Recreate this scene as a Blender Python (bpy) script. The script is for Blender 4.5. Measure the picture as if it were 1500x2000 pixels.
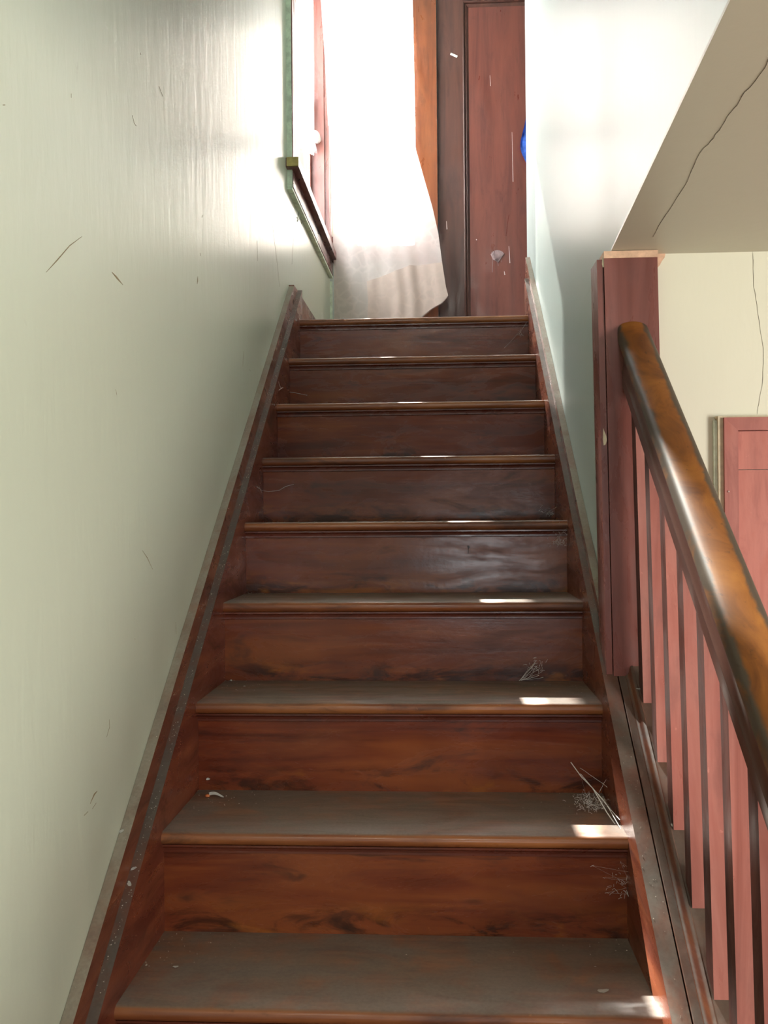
import bpy, bmesh, math, random
from mathutils import Vector, Matrix, noise

for o in list(bpy.data.objects):
    bpy.data.objects.remove(o)
S = bpy.context.scene
COL = S.collection

# ------------------------------------------------------------------ camera (eye at the world origin)
cam_d = bpy.data.cameras.new('camera')
cam = bpy.data.objects.new('camera', cam_d)
COL.objects.link(cam)
cam_d.sensor_fit = 'VERTICAL'
cam_d.sensor_height = 24.0
cam_d.sensor_width = 18.0
cam_d.lens = 24.0 * 1904.68 / 2000.0
cam_d.clip_start = 0.03
YAW, PITCH, ROLL = 0.056805, 0.003416, 0.008266
Rc = Matrix.Rotation(YAW, 3, 'Z') @ Matrix.Rotation(PITCH, 3, 'X') @ Matrix.Rotation(ROLL, 3, 'Y')
rgt, fwd, upv = Rc @ Vector((1, 0, 0)), Rc @ Vector((0, 1, 0)), Rc @ Vector((0, 0, 1))
cam.matrix_world = Matrix(((rgt.x, upv.x, -fwd.x, 0), (rgt.y, upv.y, -fwd.y, 0), (rgt.z, upv.z, -fwd.z, 0), (0, 0, 0, 1)))
S.camera = cam

# ------------------------------------------------------------------ world, sun, exposure
W = bpy.data.worlds.new('world')
S.world = W
W.use_nodes = True
wn = W.node_tree
bg = wn.nodes['Background']
bg.inputs['Color'].default_value = (0.89, 0.92, 1.0, 1)
bg.inputs['Strength'].default_value = 1.5
sun_d = bpy.data.lights.new('sun', 'SUN')
sun = bpy.data.objects.new('sun', sun_d)
COL.objects.link(sun)
sun_d.energy = 95.0
sun_d.angle = math.radians(0.6)
sun_d.color = (1.0, 0.95, 0.88)
sd = Vector((0.376, -1.0, -0.94)).normalized()
sun.rotation_euler = sd.to_track_quat('-Z', 'Y').to_euler()
sun.location = (-6, 14, 12)
S.view_settings.view_transform = 'Standard'
S.view_settings.look = 'None'
S.view_settings.gamma = 1.0
S.view_settings.use_curve_mapping = False
S.view_settings.exposure = 0.0
S.cycles.use_denoising = True
S.cycles.max_bounces = 10
S.cycles.diffuse_bounces = 6
S.cycles.transparent_max_bounces = 12
S.cycles.sample_clamp_indirect = 12.0
S.cycles.caustics_reflective = False
S.cycles.caustics_refractive = False


def daylight(loc, normal, sx, sy, radiance, col):
    """soft sky light, or added fill, standing in the outer face of a window opening"""
    d = bpy.data.lights.new('window_daylight_and_fill', 'AREA')
    d.shape = 'RECTANGLE'
    d.size, d.size_y = sx, sy
    d.energy = radiance * math.pi * sx * sy
    d.color = col
    o = bpy.data.objects.new('window_daylight_and_fill', d)
    COL.objects.link(o)
    o.location = loc
    o.rotation_euler = Vector(normal).to_track_quat('-Z', 'Z').to_euler()
    return o


daylight((-0.703, 4.30, 2.06), (1, 0, 0), 1.10, 1.46, 30.0, (0.91, 0.94, 1.0))       # left stair window
daylight((-0.33, 5.203, 2.11), (0, -1, 0), 0.40, 1.34, 24.0, (0.95, 0.97, 1.0))      # far window behind the curtain
daylight((0.36, -2.423, -0.28), (0, 1, 0), 0.72, 0.48, 26.0, (0.93, 0.94, 1.0))      # window behind the viewer
daylight((-0.14, -2.423, 2.54), (0, 1, 0), 0.56, 0.88, 34.0, (1.0, 0.97, 0.92))      # added fill: made-up upper window, brightens the upper risers
daylight((2.623, -0.35, -0.165), (-1, 0, 0), 2.5, 1.17, 27.0, (1.0, 0.97, 0.91))     # hall window on the right

# ------------------------------------------------------------------ stair constants
RUN, RISE = 0.266557, 0.19
Y1, Z1 = 1.52141, -0.7892           # nosing of the first tread seen in full: front, mid height
SL = RISE / RUN
XL, XR = -0.5218, 0.3362
WL, WR = -0.560, 0.370              # wall planes
TH = 0.024
NFIRST, NLAST = -4, 8               # nosing index; 8 is the landing
FLOOR = Z1 + (NFIRST - 1) * RISE + TH / 2
LAND = Z1 + 8 * RISE + TH / 2
YFAR = 5.06
ZTOP = 3.15
YB = -2.3


def nose(y, dz=0.0):
    return Z1 + SL * (y - Y1) + dz


def lean(z):                        # the old balustrade leans a little to the left going up
    return -0.0145 * (z + 0.40)


# ------------------------------------------------------------------ node helpers
def new_mat(name):
    m = bpy.data.materials.new(name)
    m.use_nodes = True
    nt = m.node_tree
    b = nt.nodes['Principled BSDF']
    return m, nt, b


def nd(nt, t, **kw):
    n = nt.nodes.new(t)
    for k, v in kw.items():
        setattr(n, k, v)
    return n


def ramp(nt, fac, stops):
    r = nd(nt, 'ShaderNodeValToRGB')
    e = r.color_ramp.elements
    while len(e) < len(stops):
        e.new(0.5)
    for i, (p, c) in enumerate(stops):
        e[i].position = p
        e[i].color = (*c, 1) if len(c) == 3 else c
    nt.links.new(fac, r.inputs['Fac'])
    return r.outputs['Color']


def fac_ramp(nt, fac, a, b, va=0.0, vb=1.0):
    r = nd(nt, 'ShaderNodeMapRange')
    r.interpolation_type = 'SMOOTHSTEP'
    nt.links.new(fac, r.inputs['Value'])
    r.inputs['From Min'].default_value, r.inputs['From Max'].default_value = a, b
    r.inputs['To Min'].default_value, r.inputs['To Max'].default_value = va, vb
    return r.outputs['Result']


def mix(nt, f, a, b, mode='MIX'):
    n = nd(nt, 'ShaderNodeMix', data_type='RGBA', blend_type=mode)
    for sock, v in ((n.inputs[0], f), (n.inputs[6], a), (n.inputs[7], b)):
        if isinstance(v, (int, float)):
            sock.default_value = v
        elif isinstance(v, tuple):
            sock.default_value = (*v, 1) if len(v) == 3 else v
        else:
            nt.links.new(v, sock)
    return n.outputs[2]


def math_n(nt, op, a, b=None):
    n = nd(nt, 'ShaderNodeMath', operation=op)
    for i, v in enumerate((a, b)):
        if v is None:
            continue
        if isinstance(v, (int, float)):
            n.inputs[i].default_value = v
        else:
            nt.links.new(v, n.inputs[i])
    return n.outputs[0]


def coords(nt, scale=(1, 1, 1), rand=True):
    tc = nd(nt, 'ShaderNodeTexCoord')
    mp = nd(nt, 'ShaderNodeMapping')
    mp.inputs['Scale'].default_value = scale
    src = tc.outputs['Object']
    if rand:
        oi = nd(nt, 'ShaderNodeObjectInfo')
        mul = nd(nt, 'ShaderNodeVectorMath', operation='SCALE')
        cmb = nd(nt, 'ShaderNodeCombineXYZ')
        for i in range(3):
            nt.links.new(oi.outputs['Random'], cmb.inputs[i])
        nt.links.new(cmb.outputs[0], mul.inputs[0])
        mul.inputs['Scale'].default_value = 37.0
        add = nd(nt, 'ShaderNodeVectorMath', operation='ADD')
        nt.links.new(src, add.inputs[0])
        nt.links.new(mul.outputs[0], add.inputs[1])
        src = add.outputs[0]
    nt.links.new(src, mp.inputs['Vector'])
    return mp.outputs[0]


def noise_n(nt, vec, scale, detail=4, rough=0.55, dist=0.0):
    n = nd(nt, 'ShaderNodeTexNoise')
    nt.links.new(vec, n.inputs['Vector'])
    n.inputs['Scale'].default_value = scale
    n.inputs['Detail'].default_value = detail
    n.inputs['Roughness'].default_value = rough
    n.inputs['Distortion'].default_value = dist
    return n.outputs['Fac']


def bump(nt, b, h, strength, dist=0.002):
    n = nd(nt, 'ShaderNodeBump')
    n.inputs['Strength'].default_value = strength
    n.inputs['Distance'].default_value = dist
    nt.links.new(h, n.inputs['Height'])
    nt.links.new(n.outputs[0], b.inputs['Normal'])


def up_normal(nt):
    g = nd(nt, 'ShaderNodeNewGeometry')
    s = nd(nt, 'ShaderNodeSeparateXYZ')
    nt.links.new(g.outputs['Normal'], s.inputs[0])
    return s.outputs['Z']


STRETCH = {'x': (1.6, 20, 20), 'y': (20, 1.6, 20), 'z': (20, 20, 1.6)}
BLOT = {'x': (1.5, 5, 6), 'y': (5, 1.5, 5), 'z': (5, 5, 1.5)}


def wood(name, dark, mid, light, axis='x', rough=0.3, blotch=0.5, grime=(0.02, 0.010, 0.008), grime_amt=0.5,
         dust=0.0, dust_col=(0.13, 0.105, 0.085), dust_lo=0.55, dust_hi=0.95, scratch=0.25, coat=0.0, spec=0.5):
    m, nt, b = new_mat(name)
    v = coords(nt, STRETCH[axis])
    g = noise_n(nt, v, 1.0, 7, 0.62, 0.9)
    c = ramp(nt, g, [(0.30, dark), (0.50, mid), (0.72, light)])
    vb = coords(nt, BLOT[axis])
    f1 = noise_n(nt, vb, 1.6, 3, 0.5, 0.4)
    c = mix(nt, fac_ramp(nt, f1, 0.52, 0.72, 0, blotch), c, light)
    f2 = noise_n(nt, vb, 3.1, 5, 0.65, 0.8)
    c = mix(nt, fac_ramp(nt, f2, 0.54, 0.70, 0, grime_amt), c, grime)
    vs = coords(nt, (60, 60, 60))
    f3 = noise_n(nt, vs, 1.0, 3, 0.6)
    c = mix(nt, fac_ramp(nt, f3, 0.70, 0.76, 0, scratch), c, tuple(min(1, x * 2.2 + 0.02) for x in light))
    rg = fac_ramp(nt, f2, 0.3, 0.75, rough * 0.75, min(1, rough * 1.6))
    if dust > 0:
        un = up_normal(nt)
        fd = fac_ramp(nt, un, dust_lo, dust_hi)
        vd = coords(nt, (1, 1, 1))
        nz = noise_n(nt, vd, 9.0, 6, 0.65, 0.5)
        nz2 = noise_n(nt, vd, 160.0, 2, 0.5)
        fd = math_n(nt, 'MULTIPLY', fd, fac_ramp(nt, nz, 0.30, 0.62, dust * 0.45, dust))
        dc = mix(nt, nz2, tuple(x * 0.72 for x in dust_col), tuple(x * 1.3 for x in dust_col))
        c = mix(nt, fd, c, dc)
        rg = math_n(nt, 'ADD', rg, math_n(nt, 'MULTIPLY', fd, 0.22))
    nt.links.new(c, b.inputs['Base Color'])
    nt.links.new(rg, b.inputs['Roughness'])
    b.inputs['Specular IOR Level'].default_value = spec
    if coat:
        b.inputs['Coat Weight'].default_value = coat
        b.inputs['Coat Roughness'].default_value = 0.18
    h = math_n(nt, 'ADD', g, math_n(nt, 'MULTIPLY', f3, 0.6))
    bump(nt, b, h, 0.12, 0.003)
    return m


def plain(name, col, rough=0.6, var=0.25, scale=14, bumpy=0.1, spec=0.5):
    m, nt, b = new_mat(name)
    v = coords(nt)
    n = noise_n(nt, v, scale, 5, 0.6)
    c = ramp(nt, n, [(0.3, tuple(x * (1 - var) for x in col)), (0.7, tuple(min(1, x * (1 + var)) for x in col))])
    nt.links.new(c, b.inputs['Base Color'])
    b.inputs['Roughness'].default_value = rough
    b.inputs['Specular IOR Level'].default_value = spec
    bump(nt, b, n, bumpy, 0.003)
    return m


def plaster(name, col, tint, rough=0.3, streak=0.5, dirt=(0.20, 0.18, 0.12), dirt_amt=0.5, bump_s=0.25, spec=0.5):
    m, nt, b = new_mat(name)
    v = coords(nt, (1, 1, 1), rand=False)
    n1 = noise_n(nt, v, 0.8, 1, 0.5, 0.0)
    c = mix(nt, fac_ramp(nt, n1, 0.20, 0.80), col, tint)
    n2 = noise_n(nt, coords(nt, (7, 7, 2.2), rand=False), 1.0, 3, 0.5, 0.2)      # soft brushed clouds
    n3 = noise_n(nt, coords(nt, (30, 30, 20), rand=False), 1.0, 5, 0.62, 0.6)     # small stains
    n5 = noise_n(nt, v, 2.6, 2, 0.5)
    f3 = math_n(nt, 'MULTIPLY', fac_ramp(nt, n3, 0.68, 0.80, 0, dirt_amt), fac_ramp(nt, n5, 0.45, 0.65))
    c = mix(nt, f3, c, dirt)
    nt.links.new(c, b.inputs['Base Color'])
    b.inputs['Roughness'].default_value = rough
    b.inputs['Specular IOR Level'].default_value = spec
    n4 = noise_n(nt, coords(nt, (26, 26, 7), rand=False), 1.0, 3, 0.5, 0.3)
    n6 = noise_n(nt, coords(nt, (130, 130, 60), rand=False), 1.0, 3, 0.55)
    h = math_n(nt, 'ADD', math_n(nt, 'MULTIPLY', n4, 0.8), math_n(nt, 'MULTIPLY', n6, 0.12))
    h = math_n(nt, 'ADD', h, math_n(nt, 'MULTIPLY', n2, streak))
    bump(nt, b, h, bump_s, 0.006)
    return m


M = {}


def make_riser():
    m = wood('riser_varnish', (0.075, 0.015, 0.008), (0.150, 0.032, 0.014), (0.240, 0.066, 0.021), 'x', 0.24, 0.8, grime_amt=0.7, scratch=0.15, spec=0.30)
    nt = m.node_tree
    b = nt.nodes['Principled BSDF']
    old = b.inputs['Base Color'].links[0].from_socket
    # boards differ: some redder, some browner
    oi = nd(nt, 'ShaderNodeObjectInfo')
    r = math_n(nt, 'FRACT', math_n(nt, 'MULTIPLY', oi.outputs['Random'], 7.31))
    c = mix(nt, math_n(nt, 'MULTIPLY', r, 0.75), old, mix(nt, 0.45, old, (0.115, 0.046, 0.018)))
    # black scuffs kicked into the lower third
    tc = nd(nt, 'ShaderNodeTexCoord')
    sp = nd(nt, 'ShaderNodeSeparateXYZ')
    nt.links.new(tc.outputs['Object'], sp.inputs[0])
    band = fac_ramp(nt, sp.outputs['Z'], Z1 - 0.105, Z1 - 0.170)
    n = noise_n(nt, coords(nt, (7, 30, 22)), 1.0, 6, 0.68, 0.7)
    c = mix(nt, math_n(nt, 'MULTIPLY', band, fac_ramp(nt, n, 0.47, 0.62, 0, 0.8)), c, (0.016, 0.008, 0.006))
    n2 = noise_n(nt, coords(nt, (3, 30, 9)), 1.0, 5, 0.6, 1.2)
    c = mix(nt, math_n(nt, 'MULTIPLY', band, fac_ramp(nt, n2, 0.52, 0.64, 0, 0.6)), c, (0.30, 0.10, 0.02))
    nt.links.new(c, b.inputs['Base Color'])
    return m


M['riser'] = make_riser()
M['tread'] = wood('tread_varnish', (0.095, 0.026, 0.012), (0.200, 0.062, 0.020), (0.330, 0.125, 0.040), 'x', 0.34, 0.8, grime_amt=0.55, dust=0.88,
                  dust_col=(0.150, 0.120, 0.096), dust_lo=0.72, dust_hi=1.0)
M['cove'] = wood('cove_varnish', (0.055, 0.013, 0.009), (0.100, 0.024, 0.014), (0.145, 0.038, 0.020), 'x', 0.25, 0.4)
M['skirt'] = wood('skirt_varnish', (0.080, 0.019, 0.012), (0.140, 0.036, 0.019), (0.215, 0.064, 0.028), 'y', 0.28, 0.6, grime_amt=0.6, spec=0.4,
                  dust=0.97, dust_col=(0.102, 0.086, 0.071), dust_lo=0.3, dust_hi=0.7)
M['wallskirt'] = wood('wall_skirt_varnish', (0.085, 0.022, 0.012), (0.150, 0.042, 0.020), (0.23, 0.08, 0.035), 'y', 0.28, 0.5, grime_amt=0.35,
                      dust=0.99, dust_col=(0.265, 0.230, 0.180), dust_lo=0.3, dust_hi=0.7)
M['shoe'] = wood('shoe_rail_varnish', (0.060, 0.018, 0.011), (0.100, 0.030, 0.016), (0.16, 0.055, 0.025), 'y', 0.34, 0.5, grime_amt=0.5,
                 dust=0.93, dust_col=(0.080, 0.061, 0.048), dust_lo=0.35, dust_hi=0.85)
M['post'] = wood('post_paint', (0.115, 0.036, 0.029), (0.165, 0.055, 0.045), (0.205, 0.070, 0.057), 'z', 0.30, 0.4, grime_amt=0.25, scratch=0.15, coat=0.1)
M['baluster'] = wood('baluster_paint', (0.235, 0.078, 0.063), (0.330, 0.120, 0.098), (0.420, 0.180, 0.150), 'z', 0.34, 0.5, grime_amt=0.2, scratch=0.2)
M['baluster_shaded'] = wood('baluster_shaded_side', (0.045, 0.013, 0.010), (0.070, 0.020, 0.015), (0.10, 0.030, 0.022), 'z', 0.45, 0.3)  # dark copy of the baluster colour, stands in for shade on one side
M['doorframe'] = wood('orange_casing_varnish', (0.115, 0.034, 0.014), (0.190, 0.057, 0.021), (0.260, 0.088, 0.032), 'z', 0.33, 0.5, grime_amt=0.25, scratch=0.1)
M['stile'] = wood('dark_stile_varnish', (0.045, 0.018, 0.013), (0.070, 0.027, 0.019), (0.095, 0.036, 0.025), 'z', 0.38, 0.3, grime_amt=0.2, scratch=0.1)
M['panel'] = wood('door_panel_varnish', (0.090, 0.024, 0.017), (0.132, 0.036, 0.025), (0.165, 0.048, 0.031), 'z', 0.36, 0.4, grime_amt=0.2, scratch=0.1)
M['window_wood'] = wood('window_varnish', (0.130, 0.040, 0.030), (0.200, 0.066, 0.050), (0.270, 0.095, 0.070), 'z', 0.30, 0.4, grime_amt=0.2)
M['stool_wood'] = wood('stool_varnish', (0.075, 0.022, 0.018), (0.115, 0.034, 0.028), (0.16, 0.05, 0.04), 'y', 0.33, 0.4, grime_amt=0.3)
M['closet'] = wood('closet_door_paint', (0.330, 0.095, 0.070), (0.430, 0.130, 0.095), (0.520, 0.170, 0.125), 'z', 0.38, 0.4, grime=(0.24, 0.06, 0.05), grime_amt=0.35, scratch=0.1)
M['closet_frame'] = wood('closet_frame_paint', (0.250, 0.070, 0.055), (0.330, 0.095, 0.072), (0.40, 0.13, 0.10), 'z', 0.38, 0.4, grime=(0.16, 0.04, 0.035), grime_amt=0.35)
M['wall_green'] = plaster('green_gloss_wall_paint', (0.49, 0.53, 0.425), (0.53, 0.55, 0.44), 0.30, bump_s=0.22)
M['wall_right'] = plaster('green_gloss_stair_wall_paint', (0.395, 0.465, 0.44), (0.42, 0.475, 0.45), 0.30, dirt_amt=0.12, bump_s=0.08, spec=0.10)
M['wall_hall'] = plaster('cream_green_hall_paint', (0.68, 0.66, 0.53), (0.71, 0.69, 0.56), 0.45, dirt_amt=0.25, bump_s=0.15)
M['ceiling'] = plaster('beige_ceiling_paint', (0.50, 0.465, 0.365), (0.47, 0.435, 0.34), 0.40, dirt_amt=0.15, bump_s=0.12)
M['white_plaster'] = plain('white_plaster', (0.7, 0.7, 0.66), 0.8)
M['crack'] = plain('crack_shadow', (0.13, 0.11, 0.085), 0.9)
M['bare'] = plain('bare_salmon_plaster', (0.62, 0.40, 0.27), 0.75, 0.2, 60)
M['cream_edge'] = plain('cream_paint_edge', (0.60, 0.52, 0.36), 0.6, 0.2, 40)
M['green_edge'] = plain('green_paint_edge', (0.62, 0.73, 0.58), 0.5, 0.3, 30)
M['yellow_edge'] = plain('yellow_paint_edge', (0.42, 0.34, 0.10), 0.5, 0.3, 40)
M['back_wood'] = wood('dark_panelling_varnish', (0.06, 0.025, 0.015), (0.10, 0.04, 0.022), (0.15, 0.06, 0.03), 'z', 0.4, 0.4)
M['floor'] = wood('floor_board_varnish', (0.09, 0.03, 0.015), (0.15, 0.055, 0.025), (0.22, 0.09, 0.04), 'y', 0.4, 0.5, dust=0.6)
M['blue'] = plain('blue_cloth', (0.035, 0.13, 0.56), 0.8, 0.4, 30)
M['chip'] = plain('white_paint_chip', (0.72, 0.72, 0.68), 0.6, 0.12, 90)
M['drip'] = plain('white_paint_drip', (0.55, 0.45, 0.42), 0.4, 0.12, 60)
M['smear'] = plain('grey_paint_smear', (0.25, 0.17, 0.17), 0.5, 0.2, 60)
M['orange'] = plain('orange_flake', (0.55, 0.16, 0.05), 0.5, 0.2, 60)
M['speck'] = plain('pale_grit', (0.42, 0.38, 0.32), 0.9, 0.5, 200)
M['web'] = plain('cobweb_silk', (0.72, 0.68, 0.66), 0.6, 0.1, 60)
M['brown_mark'] = plain('brown_wall_stain', (0.22, 0.17, 0.09), 0.6, 0.2, 80)
M['nail'] = plain('dark_nail', (0.02, 0.012, 0.01), 0.4, 0.1)
M['brass'] = plain('worn_brass', (0.35, 0.22, 0.07), 0.35, 0.2)
M['grass'] = plain('dry_lawn', (0.19, 0.19, 0.18), 0.9, 0.4, 3)


def make_handrail_mat():
    m, nt, b = new_mat('handrail_worn_varnish')
    v = coords(nt, (14, 2.0, 14), False)
    g = noise_n(nt, v, 1.0, 7, 0.62, 0.9)
    c = ramp(nt, g, [(0.3, (0.120, 0.038, 0.010)), (0.5, (0.230, 0.078, 0.014)), (0.72, (0.320, 0.120, 0.022))])
    # the hand has worn the crown to orange; old grime stays dark along both shoulders and in patches
    at = nd(nt, 'ShaderNodeAttribute', attribute_name='crown')
    vb = coords(nt, (9, 3.0, 9), False)
    n2 = noise_n(nt, vb, 2.2, 6, 0.66, 0.8)
    edge = math_n(nt, 'ADD', at.outputs['Fac'], math_n(nt, 'MULTIPLY', math_n(nt, 'SUBTRACT', n2, 0.5), 0.9))
    f = fac_ramp(nt, edge, 0.42, 0.72)
    grim = mix(nt, g, (0.045, 0.030, 0.020), (0.095, 0.068, 0.048))
    c = mix(nt, f, grim, c)
    n3 = noise_n(nt, coords(nt, (70, 18, 70), False), 1.0, 4, 0.6)
    c = mix(nt, fac_ramp(nt, n3, 0.64, 0.72, 0, 0.5), c, (0.045, 0.020, 0.012))
    nt.links.new(c, b.inputs['Base Color'])
    b.inputs['Roughness'].default_value = 0.55
    b.inputs['Specular IOR Level'].default_value = 0.3
    bump(nt, b, g, 0.1, 0.002)
    return m


M['handrail'] = make_handrail_mat()
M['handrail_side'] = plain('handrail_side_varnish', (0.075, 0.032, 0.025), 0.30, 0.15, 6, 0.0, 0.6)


def make_glass():
    m, nt, b = new_mat('window_glass')
    nt.nodes.remove(b)
    out = nt.nodes['Material Output']
    t = nd(nt, 'ShaderNodeBsdfTransparent')
    t.inputs[0].default_value = (0.94, 0.96, 0.95, 1)
    g = nd(nt, 'ShaderNodeBsdfGlossy')
    g.inputs['Roughness'].default_value = 0.03
    lw = nd(nt, 'ShaderNodeLayerWeight')
    fr = nd(nt, 'ShaderNodeMath', operation='MULTIPLY_ADD')
    nt.links.new(math_n(nt, 'POWER', lw.outputs['Facing'], 5.0), fr.inputs[0])
    fr.inputs[1].default_value = 0.5
    fr.inputs[2].default_value = 0.03
    mx = nd(nt, 'ShaderNodeMixShader')
    nt.links.new(fr.outputs[0], mx.inputs[0])
    nt.links.new(t.outputs[0], mx.inputs[1])
    nt.links.new(g.outputs[0], mx.inputs[2])
    nt.links.new(mx.outputs[0], out.inputs[0])
    return m


M['glass'] = make_glass()


def make_cloth(name, col, transl, transp, lace=False):
    m, nt, b = new_mat(name)
    nt.nodes.remove(b)
    out = nt.nodes['Material Output']
    v = coords(nt, (1, 1, 1), False)
    n = noise_n(nt, v, 7.0, 5, 0.6, 0.4)
    c = ramp(nt, n, [(0.3, tuple(x * 0.86 for x in col)), (0.7, col)])
    if lace:
        vo = nd(nt, 'ShaderNodeTexVoronoi', feature='DISTANCE_TO_EDGE')
        vo.inputs['Scale'].default_value = 17.0
        nv = nd(nt, 'ShaderNodeVectorMath', operation='ADD')
        nn = nd(nt, 'ShaderNodeTexNoise')
        nn.inputs['Scale'].default_value = 18.0
        nt.links.new(v, nn.inputs['Vector'])
        sc = nd(nt, 'ShaderNodeVectorMath', operation='SCALE')
        sc.inputs['Scale'].default_value = 0.05
        nt.links.new(nn.outputs['Color'], sc.inputs[0])
        nt.links.new(v, nv.inputs[0])
        nt.links.new(sc.outputs[0], nv.inputs[1])
        nt.links.new(nv.outputs[0], vo.inputs['Vector'])
        lf = fac_ramp(nt, vo.outputs['Distance'], 0.02, 0.16, 0.0, 1.0)
        c = mix(nt, lf, c, tuple(x * 0.87 for x in col))
    d = nd(nt, 'ShaderNodeBsdfDiffuse')
    t = nd(nt, 'ShaderNodeBsdfTranslucent')
    nt.links.new(c, d.inputs[0])
    nt.links.new(c, t.inputs[0])
    mx = nd(nt, 'ShaderNodeMixShader')
    mx.inputs[0].default_value = transl
    nt.links.new(d.outputs[0], mx.inputs[1])
    nt.links.new(t.outputs[0], mx.inputs[2])
    tr = nd(nt, 'ShaderNodeBsdfTransparent')
    m2 = nd(nt, 'ShaderNodeMixShader')
    m2.inputs[0].default_value = transp
    nt.links.new(mx.outputs[0], m2.inputs[1])
    nt.links.new(tr.outputs[0], m2.inputs[2])
    nt.links.new(m2.outputs[0], out.inputs[0])
    return m


M['curtain'] = make_cloth('sheer_lace_cloth', (0.84, 0.75, 0.70), 0.60, 0.10, True)
M['scrap'] = plain('soiled_shade_cloth', (0.50, 0.42, 0.40), 0.8, 0.3, 60)
M['hem'] = make_cloth('doubled_hem_cloth', (0.60, 0.49, 0.42), 0.40, 0.02, True)
M['shade'] = make_cloth('roller_shade_cloth', (0.90, 0.88, 0.84), 0.70, 0.24)


# ------------------------------------------------------------------ object helpers
def link(name, me, mat, parent=None, smooth=False):
    o = bpy.data.objects.new(name, me)
    COL.objects.link(o)
    if mat is not None:
        me.materials.append(M[mat] if isinstance(mat, str) else mat)
    if parent is not None:
        o.parent = parent
        o.matrix_parent_inverse = Matrix.Translation(-parent.location) if parent.type == 'EMPTY' else Matrix.Identity(4)
    if smooth:
        for p in me.polygons:
            p.use_smooth = True
        me.set_sharp_from_angle(angle=math.radians(38))
    return o


def tag(o, label=None, cat=None, group=None, kind=None):
    for k, v in (('label', label), ('category', cat), ('group', group), ('kind', kind)):
        if v:
            o[k] = v
    return o


def empty(name, loc, label, cat, group=None):
    e = bpy.data.objects.new(name, None)
    e.empty_display_size = 0.05
    COL.objects.link(e)
    e.location = loc
    return tag(e, label, cat, group)


def finish(name, bm, mat, parent=None, bev=0.0, seg=2, smooth=False):
    if bev:
        es = [e for e in bm.edges if len(e.link_faces) == 2 and e.calc_face_angle(0) > 0.5]
        bmesh.ops.bevel(bm, geom=es, offset=bev, segments=seg, affect='EDGES', profile=0.5, clamp_overlap=True)
    bmesh.ops.recalc_face_normals(bm, faces=bm.faces)
    me = bpy.data.meshes.new(name)
    bm.to_mesh(me)
    bm.free()
    return link(name, me, mat, parent, smooth)


def add_box(bm, x, y, z, leaned=False):
    vs = []
    for zz in z:
        for xx, yy in ((x[0], y[0]), (x[1], y[0]), (x[1], y[1]), (x[0], y[1])):
            vs.append(bm.verts.new((xx + (lean(zz) if leaned else 0), yy, zz)))
    for f in ((0, 3, 2, 1), (4, 5, 6, 7), (0, 1, 5, 4), (1, 2, 6, 5), (2, 3, 7, 6), (3, 0, 4, 7)):
        bm.faces.new([vs[i] for i in f])


def box(name, x, y, z, mat, parent=None, bev=0.0, leaned=False):
    bm = bmesh.new()
    add_box(bm, x, y, z, leaned)
    return finish(name, bm, mat, parent, bev, 2, bev > 0)


def prism_x(name, prof, x0, x1, mat, parent=None, bev=0.0, smooth=False):
    """closed (y, z) outline pushed from x0 to x1"""
    bm = bmesh.new()
    a = [bm.verts.new((x0, y, z)) for y, z in prof]
    b = [bm.verts.new((x1, y, z)) for y, z in prof]
    n = len(prof)
    bm.faces.new(a)
    bm.faces.new(b[::-1])
    for i in range(n):
        bm.faces.new((a[i], a[(i + 1) % n], b[(i + 1) % n], b[i]))
    return finish(name, bm, mat, parent, bev, 2, smooth or bev > 0)


def strip(name, pts, mat, parent=None):
    """polygon fan list -> mesh"""
    bm = bmesh.new()
    for poly in pts:
        bm.faces.new([bm.verts.new(p) for p in poly])
    return finish(name, bm, mat, parent)


def add_tube(bm, pts, r, sides=4, r_end=None):
    rings = []
    n = len(pts)
    for i, p in enumerate(pts):
        p = Vector(p)
        d = (Vector(pts[min(i + 1, n - 1)]) - Vector(pts[max(i - 1, 0)])).normalized()
        a = d.cross(Vector((0, 0, 1)))
        if a.length < 1e-3:
            a = d.cross(Vector((1, 0, 0)))
        a.normalize()
        b = d.cross(a)
        rr = r if r_end is None else r + (r_end - r) * i / (n - 1)
        rings.append([bm.verts.new(p + (a * math.cos(t) + b * math.sin(t)) * rr) for t in [2 * math.pi * k / sides for k in range(sides)]])
    for i in range(n - 1):
        for k in range(sides):
            bm.faces.new((rings[i][k], rings[i][(k + 1) % sides], rings[i + 1][(k + 1) % sides], rings[i + 1][k]))
    bm.faces.new(rings[0][::-1])
    bm.faces.new(rings[-1])


def wall_with_hole(name, frame, rect, hole, thick, mat):
    """frame(u, v, w) -> xyz; rect/hole = (u0, u1, v0, v1); thickness along w"""
    bm = bmesh.new()
    us = [rect[0], hole[0], hole[1], rect[1]]
    vs = [rect[2], hole[2], hole[3], rect[3]]
    for i in range(3):
        for j in range(3):
            if i == 1 and j == 1:
                continue
            if us[i + 1] - us[i] < 1e-5 or vs[j + 1] - vs[j] < 1e-5:
                continue
            for w in (0, thick):
                q = [bm.verts.new(frame(*p, w)) for p in ((us[i], vs[j]), (us[i + 1], vs[j]), (us[i + 1], vs[j + 1]), (us[i], vs[j + 1]))]
                bm.faces.new(q if w else q[::-1])
    for r in (hole, rect):
        c = [(r[0], r[2]), (r[1], r[2]), (r[1], r[3]), (r[0], r[3])]
        for k in range(4):
            p, q = c[k], c[(k + 1) % 4]
            bm.faces.new([bm.verts.new(frame(*p, 0)), bm.verts.new(frame(*q, 0)), bm.verts.new(frame(*q, thick)), bm.verts.new(frame(*p, thick))])
    bmesh.ops.remove_doubles(bm, verts=bm.verts, dist=1e-5)
    o = finish(name, bm, mat)
    return tag(o, kind='structure')


def struct(o):
    return tag(o, kind='structure')


random.seed(11)

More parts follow.
